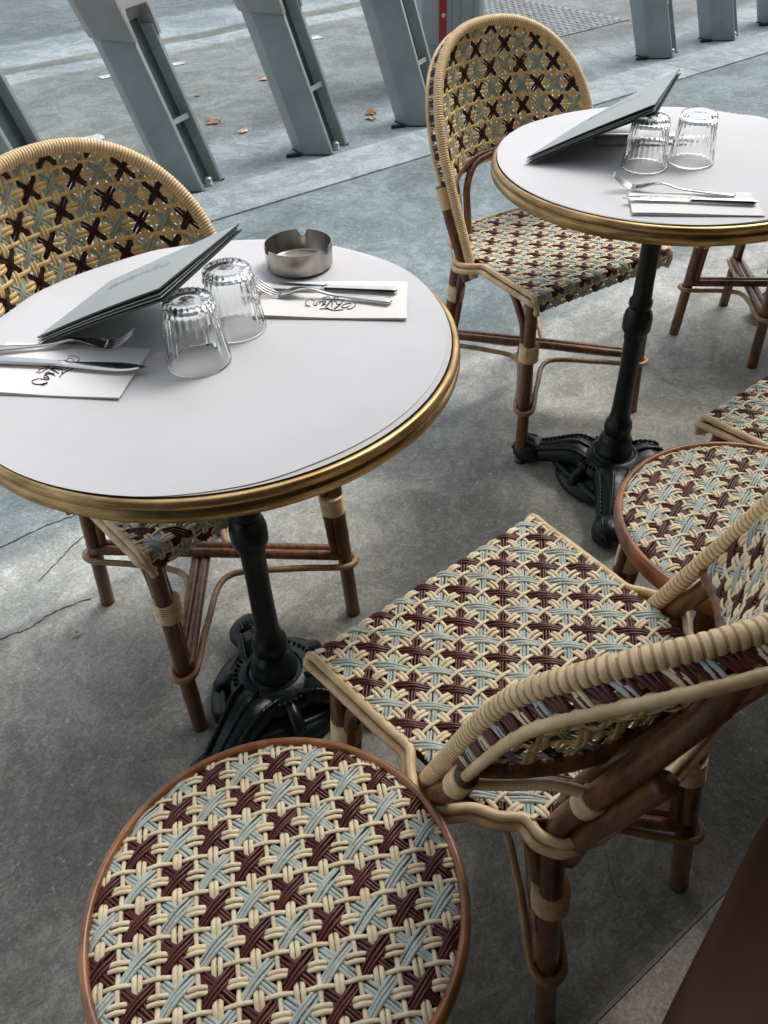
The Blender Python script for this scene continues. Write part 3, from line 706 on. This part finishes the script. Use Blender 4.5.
# cutlery: built along +x, tip at +x, origin at handle end
def make_fork():
    L = .195; mb = MB()
    def zc(x):  # side profile
        t = x/L; return .0035+.0075*math.exp(-((t-.60)/.13)**2)-.0025*math.exp(-((t-.80)/.07)**2)+.016*max(0, (t-.86)/.14)**1.6
    def strip(cl, wfn, th=.0018, n=40):
        v = []; f = []
        for i in range(n+1):
            s = i/n; x, yc = cl(s); w = wfn(s); z = zc(x)
            for (a, b_) in ((-1, 0), (-.6, 1), (.6, 1), (1, 0), (.6, -.6), (-.6, -.6)): v.append((x, yc+a*w, z+b_*th-.0012*(abs(a) < .8 and .62*L < x < .86*L)*(b_ > 0)))
        for i in range(n):
            for k in range(6): f.append((i*6+k, i*6+(k+1) % 6, i*6+6+(k+1) % 6, i*6+6+k))
        f.append((5, 4, 3, 2, 1, 0)); f.append(tuple(n*6+k for k in range(6))); mb.add(v, f)
    def wid(s):
        x = s*.80*L/L
        if s < .04: return .0095*math.sqrt(max(.02, 1-((.04-s)/.04)**2))
        if s < .45: return .0095-.0062*((s-.04)/.41)
        if s < .72: return .0033+.0006*sin((s-.45)/.27*pi)
        return .0033+.0087*min(1, (s-.72)/.20)**1.4*(1 if s < .97 else 1)
    strip(lambda s: (s*.80*L, 0), wid)
    for k in range(4):
        y = (-.0093+.0062*k); strip(lambda s, y=y: ((.79+.21*s)*L, y*(1-.12*s)), lambda s: .0022*(1-.55*s), .0012, 12)
    return mb.build('fork', M_steel, None, fix=True)
def make_knife():
    L = .205; mb = MB(); v = []; f = []; n = 60
    for i in range(n+1):
        s = i/n; x = s*L
        if s < .46: w = .0078-.0022*(s/.46); th = .0036-.0010*(s/.46); y0 = 0
        elif s < .50: w = .0056+.0010*sin((s-.46)/.04*pi); th = .0028; y0 = 0
        else:
            t = (s-.5)/.5; w = .0060+.0038*sin(min(1, t*1.15)*pi*.55)-.0098*max(0, (t-.66)/.34)**1.8; th = .0011; y0 = -.0008+.0040*max(0, (t-.66)/.34)**1.6
        if s < .03: w *= math.sqrt(max(.05, 1-((.03-s)/.03)**2)); th *= .8
        for (a, b_) in ((-1, 0), (-.72, .8), (-.3, 1), (.3, 1), (.72, .8), (1, 0), (.6, -1), (-.6, -1)): v.append((x, y0+a*max(.0003, w), .0040+b_*th-(.0004 if (s < .44 and abs(a) < .4 and b_ > 0 and s > .03) else 0)))
    for i in range(n):
        for k in range(8): f.append((i*8+k, i*8+(k+1) % 8, i*8+8+(k+1) % 8, i*8+8+k))
    f.append(tuple(range(7, -1, -1))); f.append(tuple(n*8+k for k in range(8))); mb.add(v, f)
    return mb.build('knife', M_steel, None, fix=True, autosmooth=.5)
fk = make_fork(); kn = make_knife()
def lay(proto, first, c, handle, tip, z, label, cat, group, roll=0, flip=False):
    o = proto if first else proto.copy()
    if not first: COL.objects.link(o)
    hx, hy = c[0]+handle[0], c[1]+handle[1]; a = math.atan2(tip[1]-handle[1], tip[0]-handle[0])
    o.location = (hx, hy, ZT+z); o.rotation_euler = (roll, rad(-.3), a)
    tag(o, label, cat, group)
W10 = W1(0, 0); W20 = W2(0, 0)
NZ = .0040
lay(fk, True, W10, (.232, .070), (.037, .122), NZ, 'steel fork lying on the emblem napkin beside the ashtray, handle to the right', 'fork', 'steel forks')
lay(kn, True, W10, (.240, .099), (.037, .134), NZ, 'steel knife lying behind the fork on the napkin beside the ashtray', 'knife', 'steel knives')
lay(fk, False, W10, (-.285, -.010), (-.084, -.008), NZ, 'steel fork with upturned tines on the napkin at the left edge of the near table', 'fork', 'steel forks')
lay(kn, False, W10, (-.268, -.036), (-.062, -.075), NZ, 'steel knife on the napkin at the left edge of the near table', 'knife', 'steel knives')
lay(fk, False, W20, (.046, -.214), (-.136, -.142), NZ, 'steel fork with its tines off the front napkin of the far table', 'fork', 'steel forks')
lay(kn, False, W20, (.068, -.246), (-.150, -.200), NZ, 'steel knife in front of the fork on the front napkin of the far table', 'knife', 'steel knives')
lay(kn, False, W20, (-.115, .100), (.085, .088), NZ, 'steel knife on the rear napkin of the far table, mostly hidden by menu and tumblers', 'knife', 'steel knives')

# menus: folders leaning on the tumblers; corner order low-left, high-right(front), high-right(back), low-back
def menu(P0, P1, P2, P3, label):
    P0, P1, P2, P3 = map(Vector, (P0, P1, P2, P3)); nrm = (P1-P0).cross(P3-P0).normalized()
    if nrm.z < 0: nrm = -nrm
    def S_(s, t, o_): 
        p = P0.lerp(P1, s).lerp(P3.lerp(P2, s), t); return p+nrm*(o_+.006*sin(pi*s)*sin(pi*min(1, t*.9+.1)))
    def sheet(mb, o0, th, gap, sh=0., m=(0, 0, 0)):
        n = 16; v = []; f = []
        for lay_ in (0, 1):
            for j in range(n+1):
                for i in range(n+1):
                    s, t = i/n, j/n
                    v.append(S_(s, t, o0+gap*(1-t)*(.25+.75*s)*1.0+th*lay_)+(P1-P0).normalized()*sh)
        K = (n+1)**2
        for j in range(n):
            for i in range(n):
                q4 = (j*(n+1)+i, j*(n+1)+i+1, (j+1)*(n+1)+i+1, (j+1)*(n+1)+i); f.append(tuple(q+K for q in q4)); f.append(tuple(reversed(q4)))
        fm = [m[0], m[1]]*(n*n)
        bd = [i for i in range(n+1)]+[j*(n+1)+n for j in range(1, n+1)]+[n*(n+1)+i for i in range(n-1, -1, -1)]+[j*(n+1) for j in range(n-1, 0, -1)]
        for a, b_ in zip(bd, bd[1:]+bd[:1]): f.append((a, b_, b_+K, a+K)); fm.append(m[2])
        b0 = len(mb.f); mb.add(v, f)
        mb.m[b0:] = fm
    root = empty('menu', P0); inv = -P0
    def fin(mb, name, mats, par): 
        mb.v = [tuple(Vector(p)+inv) for p in mb.v]; return mb.build(name, mats, par, fix=True, autosmooth=.6)
    mb = MB(); sheet(mb, .0, .0024, 0, 0, (0, 1, 1)); fin(mb, 'back_cover', [M_menudark, M_menudark], root)
    mb = MB(); sheet(mb, .0034, .0010, .0012, -.004, (0, 0, 0)); sheet(mb, .0054, .0010, .0032, -.003, (0, 0, 0)); fin(mb, 'inner_pages', [M_page], root)
    mb = MB(); sheet(mb, .0075, .0022, .0060, 0, (0, 1, 1)); cv = fin(mb, 'front_cover', [M_menu, M_menudark], root)
    mb = MB(); rr = random.Random(5); P = []      # thin cursive title on the cover
    for i in range(44):
        a = i/43; u = .28+.50*a; tt = .50+.045*sin(i*1.9)*(1-.3*sin(i*.7))+(.10 if i in (1, 2, 15, 30) else 0)-(.05 if i in (8, 22) else 0)
        P.append((u, tt))
    PP = spline([Vector((x, y, 0)) for x, y in P], 3); v = []; f = []
    for i, p in enumerate(PP):
        w = .0016*(.5+.5*abs(sin(i*.4)))
        for (dy, dz) in ((-w, .0003), (w, .0003), (w, -.0005), (-w, -.0005)):
            s_, t_ = p.x, p.y+dy*3; v.append(S_(s_, t_, .0075+.0060*(1-t_)*(.25+.75*s_)+.0022+dz)+inv)
    for i in range(len(PP)-1):
        for k in range(4): f.append((i*4+k, i*4+(k+1) % 4, i*4+4+(k+1) % 4, i*4+4+k))
    mb.add(v, f); mb.build('cover_lettering', M_inkgrey, cv, fix=True, smooth=False)
    return tag(root, label, 'menu', 'grey-green menu folders')
menu((-.424, .950, .7455), (-.236, .876, .835), (-.168, 1.064, .835), (-.366, 1.106, .7455), 'grey-green menu folder propped on two tumblers on the near table')
menu((.287, 1.521, .7455), (.489, 1.480, .832), (.598, 1.713, .832), (.425, 1.711, .7455), 'grey-green menu folder propped against the tumblers on the far table')

# ------------------------------------------------------------------ bench edge at the lower right
mb = MB(); zt = .60
edge = [(.40, .44), (.345, .380), (.314, .352), (.271, .298), (.233, .254), (.194, .199), (.15, .14), (.12, .05), (.16, -.10), (.35, -.16), (.62, -.02), (.80, .28), (.74, .44), (.60, .50), (.48, .495)]
E_ = spline([Vector((x, y, 0)) for x, y in edge], 6, closed=True); cc = sum(E_, Vector())/len(E_); n = len(E_); lay_ = [(.93, .0), (.96, .01), (.985, .20), (1.0, .44), (1.012, .52), (1.012, .57), (.995, .592), (.95, .60), (.6, .604), (.02, .606)]
v = []; f = []
for s, z in lay_:
    for p in E_: q_ = cc+(p-cc)*s; v.append((q_.x, q_.y, z))
for j in range(len(lay_)-1):
    for i in range(n): f.append((j*n+i, j*n+(i+1) % n, (j+1)*n+(i+1) % n, (j+1)*n+i))
mb.add(v, f); o = mb.build('leather_pouf', M_leather, None, fix=True)
tag(o, 'dark reddish-brown leather seat corner cut off at the bottom right corner', 'seat')

# ------------------------------------------------------------------ ground (local x along the kerb, y towards the street)
AR = math.atan2(.581, .814)
def slab(name, x0, x1, y0, y1, ztop, m, zb=-.08, nx=1, ny=1, bev=0):
    mb = MB(); prism(mb, [(x0, y0), (x1, y0), (x1, y1), (x0, y1)], zb, ztop); o = mb.build(name, m, None, smooth=False, fix=True); o.rotation_euler = (0, 0, AR)
    if bev: bevel(o, bev, 2)
    return tag(o, kind='structure')
cT = (.415, .40, .355); cW = (.50, .515, .50); cP = (.235, .295, .322)
G_floor = ground_mat('terrace_and_pavement', cT, (.60, .615, .60), (1.20, 1.20, 1.18), 1.5, (.62, .63, .61), 1, .80, bands=(0.0, 3.0, [(0, cT), (.36, cT), (.462, (.45, .45, .425)), (.472, (.33, .335, .32)), (.48, cW), (.53, cW), (.548, (.30, .34, .35)), (.60, cP), (1, cP)]), seed=3.1, nshift=.10, bump=.8)
G_under = ground_mat('bare_ground', (.3, .3, .28), (.5, .5, .5), (1.1, 1.1, 1.1), 1.5, None, 0, .85)
G_kerb = ground_mat('granite_kerb', (.37, .425, .445), (.78, .80, .82), (1.12, 1.12, 1.12), 2.4, (.50, .54, .56), 1, .72, seed=4.4)
lt = (.34, .395, .415); md_ = (.225, .245, .243); bl = (.25, .31, .33); dk = (.175, .190, .187)
G_road = ground_mat('road_surface', md_, (.74, .77, .78), (1.16, 1.16, 1.15), 1.1, (.40, .43, .44), 1, .85, bands=(3.0, 8.0, [(.0, lt), (.16, lt), (.20, dk), (.30, md_), (.535, md_), (.545, lt), (.582, lt), (.590, dk), (.618, dk), (.626, lt), (.74, bl), (.76, (.15, .19, .205)), (1, (.17, .21, .225))]), seed=6.2, nshift=.16, bump=.9)
G_step = ground_mat('stone_step', (.66, .60, .52), (.78, .76, .74), (1.15, 1.15, 1.15), 3, None, 0, .7, seed=2.2)
slab('pavement', -8, 14, .170, 2.955, 0, G_floor)
for i in range(10):
    o = slab('kerb_stone', 4.382-1.52*(6-i)+.002, 4.382-1.52*(5-i)-.002, 2.960, 3.256, .006, G_kerb, bev=.006)
mb = MB(); mb.add([(-60, 3.25, -.012), (60, 3.25, -.012), (60, 120, -.012), (-60, 120, -.012)], [(0, 1, 2, 3)]); o = mb.build('road', G_road, None, smooth=False); o.rotation_euler = (0, 0, AR); tag(o, kind='structure')
mb = MB(); mb.add([(-200, -200, -.10), (200, -200, -.10), (200, 200, -.10), (-200, 200, -.10)], [(0, 1, 2, 3)]); o = mb.build('ground', G_under, None, smooth=False); tag(o, kind='structure')
o = slab('doorstep', -8, 14, -.35, .160, .018, G_step, bev=.004)
o = slab('metal_edging', -8, 14, .1630, .1690, .004, M_cap)
# long surface cracks cut as thin grooves of dark joint filler
M_joint = mat('dark_joint', (.035, .038, .038), .9)
mb = MB()
def crack(pts, w, seed_):
    r_ = random.Random(seed_); P = spline([Vector((x, y, .0012)) for x, y in pts], 10); v = []; f = []
    for i, p in enumerate(P):
        ww = w*(.4+r_.random()); j_ = r_.uniform(-1, 1)*w*1.3; v += [(p.x, p.y-ww+j_, p.z), (p.x, p.y+ww+j_, p.z)]
    for i in range(len(P)-1): f.append((2*i, 2*i+2, 2*i+3, 2*i+1))
    mb.add(v, f)
crack([(-.6, 1.625), (-.1, 1.63), (.097, 1.629), (.20, 1.635), (.30, 1.628), (.6, 1.632)], .0018, 1)
crack([(.13, 1.47), (.18, 1.50), (.23, 1.53), (.29, 1.556)], .0014, 2)
crack([(-.6, 1.37), (-.2, 1.352), (.009, 1.358), (.06, 1.35), (.124, 1.361), (.20, 1.35)], .0016, 8)
crack([(.58, .26), (.70, .42), (.83, .55), (1.0, .63)], .0007, 5)
o = mb.build('pavement_cracks', M_joint, None, smooth=False); o.rotation_euler = (0, 0, AR); tag(o, kind='structure')

# white paint remnants on the road
M_white = mat('worn_white_paint', (.50, .53, .53), .8, var=.3, vscale=30)
mb = MB()
for x, y, a_ in ((2.397, 5.32, .042), (1.938, 5.36, .042), (3.377, 5.27, .05), (1.42, 4.30, .06)):
    n = 20; r_ = random.Random(int(x*100)); sq = lambda t: max(-1, min(1, 1.35*t)); pts = [(x+a_*sq(cos(2*pi*k/n+.3))*r_.uniform(.8, 1.0), y+a_*.9*sq(sin(2*pi*k/n+.3))*r_.uniform(.8, 1.0), -.008) for k in range(n)]
    mb.add(pts, [tuple(range(n))])
o = mb.build('road_markings', M_white, None, smooth=False); o.rotation_euler = (0, 0, AR); tag(o, kind='structure')

def tnw(t, n): return (.814*t-.581*n, .581*t+.814*n)
# metal tread plate set in the road
mb = MB(); x0, x1, y0, y1 = 4.45, 5.15, 4.12, 5.6
prism(mb, [(x0, y0), (x1, y0), (x1, y1), (x0, y1)], -.05, -.006)
for i in range(24):
    for j in range(44):
        cx = x0+.02+(x1-x0-.04)*(i+.5*(j % 2))/24; cy = y0+.02+(y1-y0-.04)*j/44; s = 1 if (i+j) % 2 else -1
        mb.add([(cx-.013, cy-.010*s, -.0055), (cx, cy-.005, -.002), (cx+.013, cy+.010*s, -.0055), (cx, cy+.005, -.002)], [(0, 1, 2, 3)])
o = mb.build('access_cover', mat('worn_steel_plate', (.21, .225, .23), .5, metal=.35, var=.3, vscale=12, bump=.3, bscale=80), None, smooth=False)
o.rotation_euler = (0, 0, AR); tag(o, 'patterned metal access cover set in the road behind the far chair', 'access cover')

# ------------------------------------------------------------------ bicycle docks
SH = (-.214, .200)
def make_dock():
    root = empty('bicycle_dock', (0, 0, 0))
    A, B, C_, D, E2 = (-.088, .195), (-.096, .090), (0, 0), (.140, .076), (.055, .175)
    C_ = Vector(C_); D = Vector(D); u = (D-C_).normalized(); inn = Vector((-u.y, u.x))
    def ring(off=0.0, notch=True):
        p = [Vector(A), Vector(B), C_]
        if notch: p += [C_+u*.020, C_+u*.026+inn*.055, D-u*.026+inn*.055, D-u*.020]
        p += [D, Vector(E2)]; c = sum(p, Vector((0, 0)))/len(p)
        return [tuple(q+(q-c).normalized()*off) for q in p]
    mb = MB(); prism(mb, ring(), 0, .60, SH); o = mb.build('post', M_dock, root, smooth=False, fix=True); bevel(o, .004)
    # dark lining, clip and bolt inside the channel
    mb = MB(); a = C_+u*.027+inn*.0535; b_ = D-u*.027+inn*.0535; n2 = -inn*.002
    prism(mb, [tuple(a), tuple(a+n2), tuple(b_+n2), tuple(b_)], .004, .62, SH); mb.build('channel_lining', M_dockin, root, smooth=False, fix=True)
    for z in (.26,):
        mb = MB(); a = C_+u*.018+inn*.012; b_ = D-u*.018+inn*.012
        prism(mb, [tuple(a), tuple(a+inn*.004), tuple(b_+inn*.004), tuple(b_)], z, z+.018, SH); prism(mb, [tuple(a+inn*.005), tuple(a+inn*.035), tuple(a+u*.01+inn*.035), tuple(a+u*.01+inn*.005)], z-.02, z+.002, SH)
        mb.build('clip', M_dock, root, smooth=False, fix=True)
    mb = MB(); c = (C_+D)/2-inn*(-.022); lathe(mb, [(.001, .034), (.012, .034), (.016, .028), (.016, .010), (.019, .008), (.019, .0)], 20, c=(c.x, c.y, .0)); mb.build('bolt', M_bolt, root)
    mb = MB(); prism(mb, ring(.006), -.012, .005, SH); o = mb.build('base_plate', M_rub, root, smooth=False, fix=True)
    mb = MB()
    prism(mb, [(-.115, .085), (-.175, .115), (-.165, .135), (-.100, .110)], -.012, .014); o = mb.build('anchor_foot', M_rub, root, smooth=False, fix=True); bevel(o, .004)
    # cap: warm grey shroud with an arched slot over the channel
    mb = MB(); r0 = ring(.010); r1 = ring(.010)
    zs = [.565, .62, .655, .672, .70, .76, .80]; n = len(r0); v = []; f = []
    for k, z in enumerate(zs):
        sc = 1 if z < .7 else (1-.10*((z-.7)/.1)**1.5)
        dep = 1 if z < .64 else (.6 if z < .66 else 0)
        base = [Vector(p) for p in ring(.012+.10*max(0, z-.565))]
        flat = [Vector(p) for p in base]
        c0, c1 = base[2], base[7]
        for idx, tt in ((3, .15), (4, .2), (5, .8), (6, .85)): flat[idx] = c0.lerp(c1, tt)
        cur = [flat[i].lerp(base[i], dep) for i in range(n)]; cc_ = sum(cur, Vector((0, 0)))/n
        low = .012*sin(pi*.5) if k == 0 else 0
        for i, p in enumerate(cur):
            q_ = cc_+(p-cc_)*sc; zz = z+(.014 if (k == 0 and i in (1, 8)) else 0); v.append((q_.x+SH[0]*zz, q_.y+SH[1]*zz, zz))
    for k in range(len(zs)-1):
        for i in range(n): f.append((k*n+i, k*n+(i+1) % n, (k+1)*n+(i+1) % n, (k+1)*n+i))
    f.append(tuple(range(n-1, -1, -1))); f.append(tuple((len(zs)-1)*n+i for i in range(n))); mb.add(v, f)
    o = mb.build('cap', M_cap, root, smooth=False, fix=True); bevel(o, .005)
    return root
dk0 = make_dock(); DG = 'leaning bicycle docks along the kerb'
dl = [(.86, 'grey bicycle dock at the left edge, its open channel above the near chair'), (1.490, 'leaning grey bicycle dock with a full cap in view, directly above the near chair'),
      (2.152, 'leaning grey bicycle dock standing midway between the near and far chair backs'), (2.755, 'leaning grey bicycle dock immediately left of the far chair back'),
      (4.551, 'grey bicycle dock just right of the patterned access cover, above the far menu'), (5.142, 'grey bicycle dock second from the right edge along the kerb'), (5.74, 'grey bicycle dock cut off by the top right corner')]
for i, (t, lb) in enumerate(dl):
    o = dk0 if i == 0 else copy_tree(dk0); x, y = tnw(t, 3.289); o.location = (x, y, -.012); o.rotation_euler = (0, 0, AR); tag(o, lb, 'bike dock', DG)
# the pale mortar pads the docks stand in
# terminal pillar with red stripe
root = empty('station_pillar', (*tnw(3.36, 3.92), -.012), AR+rad(-20))
mb = MB(); lathe(mb, [(.001, 0), (.125, 0), (.125, .20), (.12, .22)], 32); mb.build('foot', M_dock, root)
mb = MB(); pl = [(-.17, -.10), (-.10, -.15), (.13, -.15), (.18, -.10), (.18, .10), (.13, .15), (-.10, .15), (-.17, .10)]
prism(mb, pl, .20, 1.35); o = mb.build('body', M_dock, root, smooth=False, fix=True); bevel(o, .012)
mb = MB(); prism(mb, [(-.095, -.156), (-.055, -.156), (-.055, -.150), (-.095, -.150)], .16, 1.33); o = mb.build('red_stripe', M_red, root, smooth=False, fix=True)
mb = MB(); tube(mb, [(-.075, -.156, .34), (-.075, -.161, .34)], .010, 16); mb.build('bolt', M_bolt, root)
mb = MB(); [prism(mb, [(x, -.158), (x+.006, -.158), (x+.006, -.150), (x, -.150)], .24, 1.30) for x in (-.02, .03, .10)]; mb.build('panel_ribs', M_cap, root, smooth=False, fix=True)
tag(root, 'grey street pillar with a red stripe standing behind the arched back of the far chair', 'street pillar')

# fallen leaves
def leaf(t, n, s, rot, m, label, z=-.010):
    mb = MB(); r_ = random.Random(int(t*997)); N = 14; v = [(0, 0, .010*s/.04)]
    for k in range(N): a = 2*pi*k/N; rr_ = s*(.55+.45*abs(cos(2.5*a)))*r_.uniform(.8, 1.1); v.append((rr_*cos(a), rr_*.7*sin(a), abs(sin(3*a))*.35*s*r_.random()+.002))
    f = [(0, 1+k, 1+(k+1) % N) for k in range(N)]; mb.add(v, f)
    v2 = [(p[0], p[1], p[2]-.0008) for p in v]; mb.add(v2, [tuple(reversed(q)) for q in f]); o = mb.build('dry_leaf', m, None, smooth=False); x, y = tnw(t, n); o.location = (x, y, z); o.rotation_euler = (0, 0, rot)
    return tag(o, label, 'leaf', 'fallen dry leaves')
leaf(1.975, 4.10, .045, .4, M_leaf, 'orange dry leaf lying on the road right of the capped dock')
leaf(2.66, 3.675, .050, 1.2, M_leaf, 'curled brown leaf on the gutter just left of the dock beside the far chair')
leaf(2.60, 3.60, .040, 2.2, M_leafp, 'pale crumpled leaf scrap beside the curled brown leaf')
leaf(2.02, 3.87, .035, .9, M_leafp, 'small pale leaf on the road right of the capped dock, below the orange leaf')
leaf(2.62, 4.62, .075, .3, M_leafp, 'large flattened pale leaf on the road between the two middle docks')
leaf(2.15, 4.60, .026, 1.3, M_leaf, 'tiny dry leaf above the orange leaf on the road')
leaf(.135, 1.27, .010, 1.3, M_leafp, 'tiny pale scrap on the terrace floor left of the near chair', z=.0015)

# ------------------------------------------------------------------ unseen cafe front behind the camera, and an awning added only for shade
def bx(name, x0, x1, y0, y1, z0, z1, m):
    mb = MB(); prism(mb, [(x0, y0), (x1, y0), (x1, y1), (x0, y1)], z0, z1); o = mb.build(name, m, None, smooth=False, fix=True); o.rotation_euler = (0, 0, AR); return o
o = bx('cafe_facade', -6, 10, -1.0, -.8, -.05, 4.2, M_wall); tag(o, 'dark cafe front behind the terrace', 'wall')
mb = MB(); mb.add([(-6, -.8, 3.05), (10, -.8, 3.05), (10, .55, 2.55), (-6, .55, 2.55), (-6, -.8, 3.02), (10, -.8, 3.02), (10, .55, 2.52), (-6, .55, 2.52), (-6, .55, 2.32), (10, .55, 2.32)], [(0, 1, 2, 3), (7, 6, 5, 4), (3, 2, 9, 8)])
o = mb.build('shade_awning', M_shade_awn, None, smooth=False); o.rotation_euler = (0, 0, AR); tag(o, 'dark cloth awning added out of view to shade the terrace', 'awning')

# ------------------------------------------------------------------ camera, light, world
f_, p_, r_, h_ = 834.36, .7216, -.0457, 1.2719
fwd = Vector((0, cos(p_), -sin(p_))); right = Vector((1, 0, 0)); up = right.cross(fwd); R_ = right*cos(r_)+up*sin(r_); U_ = -right*sin(r_)+up*cos(r_)
cd = bpy.data.cameras.new('camera'); cam = bpy.data.objects.new('camera', cd); COL.objects.link(cam)
m = Matrix((R_, U_, -fwd)).transposed().to_4x4(); m.translation = Vector((0, 0, h_)); cam.matrix_world = m
cd.sensor_fit = 'VERTICAL'; cd.sensor_height = 36; cd.sensor_width = 27; cd.lens = f_*36/1024; cd.clip_start = .02; cd.clip_end = 500
S.camera = cam
w = bpy.data.worlds.new('World'); S.world = w; w.use_nodes = True; nt = w.node_tree; bg = nt.nodes['Background']
sky = nt.nodes.new('ShaderNodeTexSky'); sky.sky_type = 'NISHITA'; sky.sun_disc = False; EL, AZ = rad(55), rad(50)
sky.sun_elevation = EL; sky.sun_rotation = AZ; sky.air_density = 1.0; sky.dust_density = 3.0; sky.ozone_density = 1.0
hs = nt.nodes.new('ShaderNodeHueSaturation'); hs.inputs['Saturation'].default_value = .36; nt.links.new(sky.outputs[0], hs.inputs['Color']); nt.links.new(hs.outputs[0], bg.inputs[0]); bg.inputs[1].default_value = .15
sl = bpy.data.lights.new('sun', 'SUN'); sun = bpy.data.objects.new('sun', sl); COL.objects.link(sun); sl.energy = .9; sl.angle = rad(28); sl.color = (1, .95, .88)
d = Vector((sin(AZ)*cos(EL), cos(AZ)*cos(EL), sin(EL))); sun.rotation_euler = (-d).to_track_quat('-Z', 'Y').to_euler()
S.view_settings.view_transform = 'Standard'; S.view_settings.look = 'None'; S.view_settings.gamma = 1; S.view_settings.exposure = 0.72
S.render.engine = 'CYCLES'
